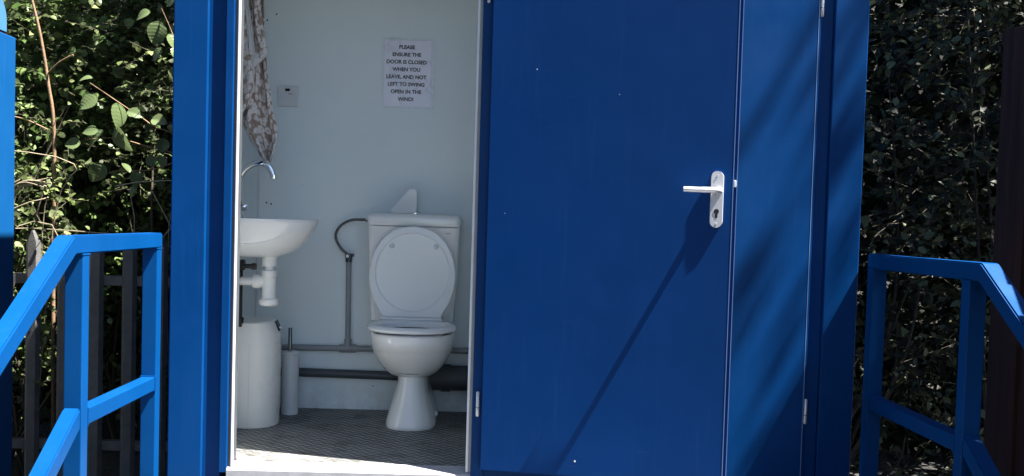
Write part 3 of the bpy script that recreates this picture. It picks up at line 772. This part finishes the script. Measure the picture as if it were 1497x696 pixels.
# ------------------------------------------------------------------ neighbour on the left: blue steel side with a rounded lug on top
nb = thing('steel_screen', 'tall blue steel screen with a rounded lug on top, left edge', 'steel screen')
obj('panel', boxes((-1.90, -1.82, -.75, .640, -.468, 1.515, .005, 3)), M['navy'], nb, 40)
bm = bmesh.new()
def lug(r0, y0, y1, z0, z1, n=10):
    out = [(y1, z0)]
    for i in range(n+1):
        a = PI/2*i/n; out.append((y1-r0+r0*math.cos(a), z1-r0+r0*math.sin(a)))
    for i in range(n+1):
        a = PI/2+PI/2*i/n; out.append((y0+r0+r0*math.cos(a), z1-r0+r0*math.sin(a)))
    out.append((y0, z0)); return out
outer, inner = lug(.10, .30, .585, 1.528, 1.665), lug(.06, .38, .515, 1.556, 1.632)
R = []
for x in (-1.888, -1.832):
    R.append(([bm.verts.new((x, y, z)) for y, z in outer], [bm.verts.new((x, y, z)) for y, z in inner]))
n = len(outer)
for i in range(n):
    j = (i+1) % n
    bm.faces.new((R[0][0][i], R[0][0][j], R[1][0][j], R[1][0][i])); bm.faces.new((R[0][1][i], R[0][1][j], R[1][1][j], R[1][1][i]))
    bm.faces.new((R[0][0][i], R[0][0][j], R[0][1][j], R[0][1][i])); bm.faces.new((R[1][0][i], R[1][0][j], R[1][1][j], R[1][1][i]))
obj('lifting_lug', bm, M['lug'], nb, 40)
obj('seal_strip', boxes((-1.885, -1.835, .30, .60, 1.5155, 1.5275)), M['black'], nb)

# ------------------------------------------------------------------ dark board fence on the right
bf = thing('board_fence', 'dark brown close boarded fence beside the right handrail', 'fence')
FX = 1.735
def ftop(y): return 1.535+(y+.13)*.13
y = -2.0; k = 0
while y < -.10:
    w = .122; y1 = min(y+w-.003, -.085)
    bm = bmesh.new(); dx = .010*(k % 2)
    zt = ftop((y+y1)/2)
    vs = [(FX+dx, y, -.46), (FX+dx+.018, y, -.46), (FX+dx+.018, y1, -.46), (FX+dx, y1, -.46), (FX+dx, y, ftop(y)), (FX+dx+.018, y, ftop(y)), (FX+dx+.018, y1, ftop(y1)), (FX+dx, y1, ftop(y1))]
    V = [bm.verts.new(p) for p in vs]
    for q in ((0, 3, 2, 1), (4, 5, 6, 7), (0, 1, 5, 4), (1, 2, 6, 5), (2, 3, 7, 6), (3, 0, 4, 7)): bm.faces.new([V[i] for i in q])
    obj('board', bm, M['brownboard'], bf); y += w; k += 1
for z in (-.1, .6, 1.12):
    obj('rail', boxes((FX+.030, FX+.065, -2.0, -.09, z, z+.07)), M['brownboard'], bf)
for yy in (-1.9, -.18):
    obj('post', boxes((FX+.067, FX+.147, yy-.04, yy+.04, -.468, 1.25)), M['brownboard'], bf)

# ------------------------------------------------------------------ palisade fence behind
pf = thing('palisade_fence', 'grey galvanised palisade fence with pointed pales in front of the hedge', 'fence')
def pale_bm(x, w, z1):
    bm = bmesh.new(); out = []
    for zz, k in ((-.465, 1), (z1-.055, 1), (z1, .12)):
        h = w/2*k
        out.append([(x-h, 1.400, zz), (x-h*.55, 1.382, zz), (x+h*.55, 1.382, zz), (x+h, 1.400, zz), (x+h*.5, 1.388, zz), (x-h*.5, 1.388, zz)])
    ring_bridge(bm, out); return bm
x = -3.55; k = 0
while x < -1.10:
    obj('pale', pale_bm(x+random.uniform(-.004, .004), .068, .752+random.uniform(-.015, .012)), M['galv'], pf, 30)
    x += .1485; k += 1
for z in (.50, -.28):
    obj('rail', boxes((-3.6, -1.06, 1.402, 1.407, z, z+.045), (-3.6, -1.06, 1.408, 1.445, z+.040, z+.045)), M['galv'], pf)
for px in (-3.3, -1.12):
    obj('post', boxes((px-.04, px+.04, 1.447, 1.50, -.468, .74)), M['galv'], pf)

# ------------------------------------------------------------------ foliage
def leaf_template(lobed=0.):
    # midrib of four points, two side points per side; folded along the midrib, tip drooping
    v = np.array([(0, 0, 0), (0, .36, -.02), (0, .70, -.05), (0, 1, -.14),
                  (-.30, .26, .06), (-.27, .64, .03), (.30, .26, .06), (.27, .64, .03)], float)
    f = [(0, 1, 4), (0, 6, 1), (1, 2, 5, 4), (1, 6, 7, 2), (2, 3, 5), (2, 7, 3)]
    return v, f
LV, LF_ = leaf_template()
def leaves_mesh(name, pos, dirs, sizes, mat, parent, wid=1.0, droop=.25, ups=None):
    n = len(pos)
    d = dirs/np.linalg.norm(dirs, axis=1, keepdims=True)
    up = np.tile(np.array([0, 0, 1.0]), (n, 1))+rng.normal(0, .55, (n, 3)) if ups is None else ups
    sx = np.cross(d, up); sx /= np.maximum(np.linalg.norm(sx, axis=1, keepdims=True), 1e-6)
    nz_ = np.cross(sx, d)
    curl = rng.uniform(.3, 2.2, (n, 1))
    w = wid*rng.uniform(.8, 1.2, (n, 1))
    V = (pos[:, None, :]+sizes[:, None, None]*(sx[:, None, :]*(LV[None, :, 0:1]*w[:, None, :])+d[:, None, :]*LV[None, :, 1:2]+nz_[:, None, :]*(LV[None, :, 2:3]*curl[:, None, :])))
    V = V.reshape(-1, 3)
    tri = np.array([f for f in LF_ if len(f) == 3]); quad = np.array([f for f in LF_ if len(f) == 4])
    off = (np.arange(n)*8)[:, None, None]
    T = (tri[None]+off).reshape(-1, 3); Q = (quad[None]+off).reshape(-1, 4)
    me = bpy.data.meshes.new(name)
    me.vertices.add(len(V)); me.vertices.foreach_set('co', V.ravel())
    nl = T.size+Q.size; me.loops.add(nl)
    me.loops.foreach_set('vertex_index', np.concatenate([T.ravel(), Q.ravel()]))
    starts = np.concatenate([np.arange(len(T))*3, len(T)*3+np.arange(len(Q))*4])
    me.polygons.add(len(T)+len(Q)); me.polygons.foreach_set('loop_start', starts)
    me.update(calc_edges=True); me.validate()
    me.polygons.foreach_set('use_smooth', np.ones(len(me.polygons), bool))
    return link(name, me, mat, parent)
def shrub(name, label, cat, base, vol, ntwigs, leaf, mat, twig_len=.4, per=11, nst=6, bark='darkbark', group=None, wid=1., shell=.0, clusters=None, twig_r=.0014):
    """base: foot; vol: (centre, radii) of the crown; twigs grow outward through the volume and carry alternate leaves"""
    root = thing(name, label, cat, group, base)
    c, r = np.array(vol[0], float), np.array(vol[1], float); b0 = np.array(base, float)
    wood = bmesh.new(); ends = []
    for i in range(nst):
        p = c+r*rng.uniform(-.65, .65, 3); s = b0+np.array([*rng.normal(0, .08, 2), 0])
        mid = (s+p)/2+rng.normal(0, .12, 3)*np.array([1, 1, .3])
        pts = smooth_path([s, mid, p], 5); 
        tube(wood, pts, [.012*(1-.75*q/(len(pts)-1)) for q in range(len(pts))], 6)
    P, D, Sz = [], [], []
    cl = None
    if clusters:
        cl = c+r*rng.uniform(-.9, .9, (clusters, 3))
    for i in range(ntwigs):
        if cl is not None:
            st_ = cl[rng.integers(len(cl))]+rng.normal(0, .16, 3)
        else:
            while True:
                q = rng.uniform(-1, 1, 3); l = np.linalg.norm(q)
                if l < 1 and l > shell*rng.random(): break
            st_ = c+r*q
        out = (st_-c)/r; d = out*.7+rng.normal(0, .6, 3)+np.array([0, -.15, .25]); d /= np.linalg.norm(d)
        ln = twig_len*rng.uniform(.5, 1.3); m = max(4, int(per*rng.uniform(.6, 1.3)))
        bend = rng.normal(0, .35, 3)+np.array([0, 0, -.30])
        tw_pts = []
        size = leaf*rng.uniform(.75, 1.2)
        for k in range(m):
            t = (k+.5)/m
            p = st_+d*ln*t+bend*ln*t*t*.5
            tv = d+bend*t; tv /= np.linalg.norm(tv)
            side = np.cross(tv, rng.normal(0, 1, 3)*.5+np.array([0, 0, 1])); side /= max(np.linalg.norm(side), 1e-6)
            ld = tv*.55+side*(1 if k % 2 else -1)*.9+rng.normal(0, .25, 3)+np.array([0, -.05, -.18])
            P.append(p); D.append(ld); Sz.append(size*rng.uniform(.65, 1.2)*(1-.35*t))
            tw_pts.append(p)
        if len(tw_pts) > 3: tube(wood, [st_]+tw_pts[::3]+[tw_pts[-1]], twig_r, 4)
    P = np.array(P)-b0; D = np.array(D); Sz = np.array(Sz)
    leaves_mesh('foliage', P, D, Sz, mat, root, wid)
    bmesh.ops.translate(wood, verts=wood.verts, vec=-Vector(base))
    obj('stems', wood, M[bark], root, 60)
    return root
G0 = -.47
# left: shrubs seen between the screen and the cabin
shrub('hawthorn_shrub', 'small leaved hawthorn shrub in sun, nearest the blue screen', 'shrub', (-2.75, 2.15, G0), ((-2.65, 2.15, 1.05), (.62, .40, 1.4)), 760, .056, M['leaf_hedge'], .34, 13, 7, shell=.5, wid=1.25)
shrub('hawthorn_shrub', 'tall hawthorn shrub in the middle of the left hedge', 'shrub', (-2.05, 2.45, G0), ((-2.2, 2.4, 1.45), (.55, .36, 1.2)), 560, .058, M['leaf_hedge'], .34, 13, 7, shell=.5, wid=1.25)
shrub('bramble', 'pale green bramble climbing through the palisade fence', 'bramble', (-2.25, 1.56, G0), ((-2.28, 1.56, .55), (.40, .12, .70)), 150, .048, M['leaf_ivy'], .26, 8, 6, shell=.3, wid=1.3)
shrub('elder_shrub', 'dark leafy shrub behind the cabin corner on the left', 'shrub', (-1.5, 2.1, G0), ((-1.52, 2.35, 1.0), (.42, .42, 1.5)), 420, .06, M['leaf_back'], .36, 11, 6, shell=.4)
# hazel branch with large leaves in front of the hedge
def branch_leaves(root, pts_list, mat, sizes, wid=1.35, r=.004):
    wood = bmesh.new(); b0 = root.location
    for pts in pts_list:
        pp = smooth_path([Vector(p)-b0 for p in pts], 5); tube(wood, pp, [r*(1-.6*i/(len(pp)-1)) for i in range(len(pp))], 6)
    obj('stem', wood, M['bark'], root, 60)
hz = thing('hazel_bush', 'hazel bush with large ribbed leaves against the dark hedge', 'shrub', None, (-1.44, 1.75, G0))
KH = 5.18/4.6
def hzp(p): return (.04+(p[0]-.04)*KH, 1.58+(p[1]-1.0)*.6, .85+(p[2]-.85)*KH if p[2] > G0+.01 else G0)
branch_leaves(hz, [[hzp(q) for q in b_] for b_ in [((-1.30, 1.30, G0), (-1.25, 1.22, .4), (-1.28, 1.05, 1.10), (-1.40, 1.0, 1.22), (-1.52, .99, 1.30), (-1.66, .98, 1.39)),
                   ((-1.28, 1.05, 1.10), (-1.42, 1.02, 1.13), (-1.55, 1.0, 1.16), (-1.68, .99, 1.15)),
                   ((-1.27, 1.1, 1.0), (-1.25, 1.08, 1.4), (-1.32, 1.05, 1.60), (-1.37, 1.02, 1.72)),
                   ((-1.28, 1.05, 1.08), (-1.40, 1.02, 1.03), (-1.55, 1.0, 1.02), (-1.64, 1.0, .98))]], M['leaf_big'], None)
hl = [(-1.65, 1.41, .045, -1, .1), (-1.63, 1.34, .085, -.6, -.5), (-1.545, 1.31, .105, .2, -.9), (-1.50, 1.275, .06, .9, -.2), (-1.60, 1.19, .095, -.7, -.6), (-1.545, 1.205, .10, .3, -.8), (-1.53, 1.14, .04, .3, .8), (-1.63, 1.19, .06, -1, .0), (-1.40, 1.245, .065, .8, -.1), (-1.33, 1.22, .055, .9, -.5), (-1.345, 1.165, .06, -.2, -.9),
      (-1.60, 1.05, .085, -.5, -.8), (-1.52, 1.055, .05, .6, -.5), (-1.46, 1.02, .06, .2, -.9), (-1.42, 1.055, .05, .7, .4), (-1.38, 1.00, .055, .6, -.8), (-1.70, 1.135, .06, -1, -.1),
      (-1.37, 1.66, .09, -.2, -1), (-1.33, 1.61, .08, .5, -.9), (-1.34, 1.73, .07, .6, .5), (-1.41, 1.70, .06, -.9, -.3), (-1.30, 1.56, .07, .4, -.9), (-1.36, 1.55, .06, -.6, -.7), (-1.31, 1.47, .05, .2, -1), (-1.45, .96, .05, -.5, -.6), (-1.36, 1.09, .05, .3, -.8)]
P = np.array([Vector(hzp((x, 1.0+random.uniform(-.03, .02), z)))-hz.location for x, z, *_ in hl]); D = np.array([(a, -.25+random.uniform(-.2, .2), b) for *_, a, b in hl]); Sz = np.array([h[2] for h in hl])
ups = np.tile(np.array([.35, -.70, .62]), (len(hl), 1))+rng.normal(0, .3, (len(hl), 3))
def ribbed_leaves(name, pos, dirs, sizes, ups, mat, parent):
    bm = bmesh.new(); A, Bn = 22, 8
    for p, d, sz, up in zip(pos, dirs, sizes, ups):
        d = Vector(d).normalized(); sx = d.cross(Vector(up)).normalized(); nz = sx.cross(d); cu = random.uniform(.1, .45); fo = random.uniform(.10, .35); tw_ = random.uniform(-.25, .25)
        grid = []
        for i in range(A+1):
            t = i/A; wv = .43*(math.sin(PI*t**.85)**.75)*(1-.10*t)+.012*math.sin(i*3.1)*(0 < i < A); row = []
            for j in range(Bn+1):
                q = -1+2*j/Bn
                x = q*wv; zz = fo*abs(q)*wv-cu*t*t+.014*math.cos(2*PI*(7*(t-.42*abs(q)*wv)))*min(1, abs(q)*4)*(1-.3*abs(q))+tw_*q*t*.4
                row.append(bm.verts.new(Vector(p)+(sx*x+d*t+nz*zz)*sz))
            grid.append(row)
        for i in range(A):
            for j in range(Bn): bm.faces.new((grid[i][j], grid[i][j+1], grid[i+1][j+1], grid[i+1][j]))
    me = bpy.data.meshes.new(name); bm.to_mesh(me); bm.free()
    for f_ in me.polygons: f_.use_smooth = True
    return link(name, me, mat, parent)
ribbed_leaves('leaves', P, D, Sz*1.25, ups, M['leaf_big'], hz)
shrub('dog_rose', 'loose pale green dog rose sprays catching the sun in front of the left hedge', 'shrub', (-2.35, 1.72, G0), ((-2.28, 1.74, 1.30), (.50, .10, .62)), 120, .040, M['leaf_ivy'], .24, 8, 6, wid=1.3, clusters=13)
# bare stem rising through the hedge
sap = thing('sapling', 'bare reddish brown stem rising through the left hedge', 'sapling', None, (-2.02, 1.62, G0))
bm = bmesh.new()
pp = smooth_path([(-2.05, 1.62, G0), (-2.06, 1.62, .5), (-2.055, 1.6, 1.2), (-2.085, 1.6, 1.45), (-2.125, 1.6, 1.68), (-2.18, 1.6, 1.9), (-2.27, 1.6, 2.25)], 6)
tube(bm, [Vector(p)-sap.location for p in pp], [.011*(1-.55*i/(len(pp)-1)) for i in range(len(pp))], 8)
for p0, p1, p2 in (((-2.06, 1.6, 1.22), (-2.2, 1.58, 1.28), (-2.36, 1.56, 1.30)), ((-2.09, 1.6, 1.5), (-2.02, 1.56, 1.55), (-1.93, 1.5, 1.58)), ((-2.2, 1.6, 1.95), (-2.08, 1.56, 2.0), (-1.98, 1.5, 2.02))):
    tube(bm, [Vector(p)-sap.location for p in smooth_path([p0, p1, p2], 4)], .0035, 6)
obj('stem', bm, M['bark'], sap, 60)
# dry stalks leaning over the fence
dg = thing('dry_stalks', 'pale dry stalks and thin bare twigs leaning over the palisade fence', 'dry plant', None, (-1.9, 1.5, G0))
bm = bmesh.new()
for k in range(9):
    x0 = random.uniform(-2.3, -1.35); z0 = random.uniform(.55, .85)
    pts = [(x0+random.uniform(-.1, .1), 1.5, G0), (x0, 1.47, z0), (x0+random.uniform(-.22, .22), 1.42, z0+random.uniform(.05, .30)), (x0+random.uniform(-.4, .4), 1.36, z0+random.uniform(-.05, .35))]
    tube(bm, [Vector(p)-dg.location for p in smooth_path(pts, 4)], .0026, 5)
for k in range(5):
    x0 = -2.22+random.uniform(-.03, .03)
    pts = [(x0, 1.52, .5), (x0+.03, 1.48, .86+k*.008), (x0+.10, 1.45, .95+k*.006), (x0+.20+random.random()*.05, 1.42, .965+random.uniform(-.02, .03))]
    tube(bm, [Vector(p)-dg.location for p in smooth_path(pts, 4)], .004, 5)
obj('stalks', bm, M['greytwig'], dg, 60)
# bank added behind the hedge as a dark backing for its gaps
bm = bmesh.new(); G = []
for i in range(70):
    x = -9+18*i/69; row = []
    for j, (yy, zz) in enumerate(((2.2, -.465), (3.6, -.45), (4.0, .3), (4.35, 1.3), (4.7, 2.3), (5.2, 3.1), (6.5, 3.6), (9, 3.7), (14, 3.2))):
        q = 0 if j == 0 else 1
        row.append(bm.verts.new((x+.12*math.sin(7*x+3*j)*q, yy+q*.25*math.sin(1.7*x+j)+q*random.uniform(-.1, .1), zz+q*.12*math.sin(2.3*x-j)+q*random.uniform(-.06, .06))))
    G.append(row)
for i in range(69):
    for j in range(8): bm.faces.new((G[i][j], G[i+1][j], G[i+1][j+1], G[i][j+1]))
struct(obj('dark_backing_bank', bm, M['soil_earth'], None, 180))
# hedges further back closing the view, left and right
for i, (cx, cy, rx) in enumerate(((-4.1, 3.2, 1.0), (-2.9, 3.5, 1.0), (-1.85, 3.4, .75))):
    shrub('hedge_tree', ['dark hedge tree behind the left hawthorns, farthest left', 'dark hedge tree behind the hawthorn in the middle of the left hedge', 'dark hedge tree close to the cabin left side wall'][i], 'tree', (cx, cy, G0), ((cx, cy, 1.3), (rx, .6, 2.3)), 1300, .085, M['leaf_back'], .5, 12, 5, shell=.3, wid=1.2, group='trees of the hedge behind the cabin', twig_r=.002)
shrub('hedge_tree', 'unseen tree crown added over the roof edge to shade the left hedge', 'tree', (-1.75, 2.9, G0), ((-1.28, 2.45, 2.95), (.42, .70, .45)), 330, .09, M['leaf_back'], .4, 11, 4, shell=.2, wid=1.2, group='trees of the hedge behind the cabin', twig_r=.002)  # crown out of view, added to shade the hedge below it
# right side: shaded mass of foliage
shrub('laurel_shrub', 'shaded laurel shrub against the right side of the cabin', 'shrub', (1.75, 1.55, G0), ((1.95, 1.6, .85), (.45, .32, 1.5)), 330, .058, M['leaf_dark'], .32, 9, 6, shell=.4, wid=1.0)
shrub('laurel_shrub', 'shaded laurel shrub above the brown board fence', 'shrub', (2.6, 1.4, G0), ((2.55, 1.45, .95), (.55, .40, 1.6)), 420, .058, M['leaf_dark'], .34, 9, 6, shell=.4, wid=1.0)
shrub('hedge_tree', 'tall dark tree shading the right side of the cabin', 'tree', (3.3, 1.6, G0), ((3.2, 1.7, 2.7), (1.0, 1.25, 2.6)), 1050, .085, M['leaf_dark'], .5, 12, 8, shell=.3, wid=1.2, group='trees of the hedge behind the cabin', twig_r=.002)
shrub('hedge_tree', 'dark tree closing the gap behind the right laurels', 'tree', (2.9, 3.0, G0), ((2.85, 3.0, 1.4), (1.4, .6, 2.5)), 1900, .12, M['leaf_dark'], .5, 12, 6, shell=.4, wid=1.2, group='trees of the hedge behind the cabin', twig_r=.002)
# unseen trees added right of the yard and behind the viewer to hold back skylight
for (cx, cy, cz, rx, ry, rz, lb_) in ((3.6, -1.6, .9, .75, 1.5, 1.6, 'unseen dense tree added outside the board fence on the right'), (5.0, -2.2, 2.0, 1.0, 2.6, 2.6, 'unseen taller tree added behind the tree outside the board fence'),
                                 (-3.0, -9.2, 1.6, 1.9, 1.0, 2.9, 'unseen low dense tree added on the far side of the yard'), (4.2, -4.8, 2.0, 1.2, 1.8, 2.8, 'unseen tree added at the right end of the yard'), (2.0, -6.4, 8.2, 2.6, 2.4, 1.5, 'unseen high crowned tree added on the far side of the yard'), (-2.4, -6.0, 7.6, 2.8, 2.6, 1.5, 'unseen high spreading tree added over the left of the yard'), (-5.6, -5.6, 3.6, 1.6, 2.2, 4.8, 'unseen tree added at the left end of the yard'), (-4.6, -1.6, 3.4, 1.4, 2.4, 4.4, 'unseen tree added behind the blue steel screen')):
    shrub('sky_block_tree', lb_, 'tree', (cx, cy, G0), ((cx, cy, cz), (rx, ry, rz)), 900, .16, M['leaf_dark'], .6, 11, 5, shell=.55, wid=1.6, group='unseen trees added around the yard', twig_r=.003)
# boughs hanging over the fence, out of the picture on the right: they dapple the cabin front
ov = thing('slender_tree', 'slender tall tree with small leaf tufts outside the board fence', 'tree', None, (4.35, -.25, G0))
SUN = Vector((1, -.310, 1.96)).normalized()
wood = bmesh.new(); b0 = ov.location
tube(wood, [Vector(p)-b0 for p in smooth_path([(4.35, -.25, G0), (4.38, -.28, 2.5), (4.33, -.32, 5.2), (4.36, -.40, 8.2)], 6)], [.05*(1-.7*i/18) for i in range(19)], 8)
P, D, Sz = [], [], []
for x, z, k, sp in ((1.10, 1.03, 2.9, .8), (1.07, .83, 2.7, 1.0), (1.27, 1.12, 2.8, .8), (1.26, .90, 2.75, .9), (1.07, .33, 2.95, 1.0), (.98, 1.30, 3.1, .6), (1.20, 1.42, 3.0, .7)):
    c = Vector((x+k, -.31*k, z+1.96*k))
    tube(wood, [Vector(p)-b0 for p in smooth_path([(4.35, -.34, c.z-.5), (4.25, -.5, c.z-.15), c], 4)], [.014*(1-.7*i/8) for i in range(9)], 6)
    for q in range(int(11*sp)):
        d = rng.normal(0, 1, 3); d /= np.linalg.norm(d)
        P.append(np.array(c-b0)+d*np.array([.025, .045, .025])*sp); D.append(d); Sz.append(.062*rng.uniform(.7, 1.2))
for q in range(160):                    # its own upper crown, clear of the sun's way to the cabin
    d = rng.normal(0, 1, 3); P.append(np.array(Vector((4.6, .45, 8.4))-b0)+d*np.array([.35, .25, .6])); D.append(d); Sz.append(.10)
leaves_mesh('foliage', np.array(P), np.array(D), np.array(Sz), M['leaf_dark'], ov, 1.1)
obj('trunk', wood, M['darkbark'], ov, 60)

# ------------------------------------------------------------------ light
SUN = Vector((1, -.310, 1.96)).normalized()
el = math.asin(SUN.z); az = math.atan2(SUN.x, SUN.y)
w = bpy.data.worlds.new('World'); scn.world = w; w.use_nodes = True
wn = w.node_tree; bg = wn.nodes['Background']
sky = wn.nodes.new('ShaderNodeTexSky'); sky.sky_type = 'NISHITA'; sky.sun_disc = False
sky.sun_elevation = el; sky.sun_rotation = az; sky.air_density = .75; sky.dust_density = .5
wn.links.new(sky.outputs[0], bg.inputs[0]); bg.inputs[1].default_value = .05
ld = bpy.data.lights.new('sun', 'SUN'); ld.energy = 5.0; ld.angle = math.radians(.5); ld.color = (1, .955, .88)
lo = bpy.data.objects.new('sun', ld); COL.objects.link(lo); lo.location = SUN*20
lo.rotation_euler = SUN.to_track_quat('Z', 'Y').to_euler()

# ------------------------------------------------------------------ camera
yaw, pitch, roll = math.radians(1.5), math.radians(2.5), math.radians(1.7)
F_ = Vector((math.sin(yaw)*math.cos(pitch), math.cos(yaw)*math.cos(pitch), -math.sin(pitch)))
r_ = Vector((math.cos(yaw), -math.sin(yaw), 0)); u_ = r_.cross(F_)
R_ = math.cos(roll)*r_+math.sin(roll)*u_; U_ = -math.sin(roll)*r_+math.cos(roll)*u_
cd = bpy.data.cameras.new('camera'); cam = bpy.data.objects.new('camera', cd); COL.objects.link(cam)
cam.matrix_world = Matrix(((R_.x, U_.x, -F_.x, .04), (R_.y, U_.y, -F_.y, -3.6), (R_.z, U_.z, -F_.z, .85), (0, 0, 0, 1)))
cd.sensor_fit = 'HORIZONTAL'; cd.sensor_width = 36; cd.lens = 1550/1497*36
cd.shift_y = 45/1497; cd.clip_start = .05; cd.clip_end = 300
scn.camera = cam
scn.view_settings.view_transform = 'Standard'; scn.view_settings.look = 'None'
scn.view_settings.exposure = 2.58; scn.view_settings.gamma = 1; scn.view_settings.use_curve_mapping = False
scn.cycles.use_denoising = True
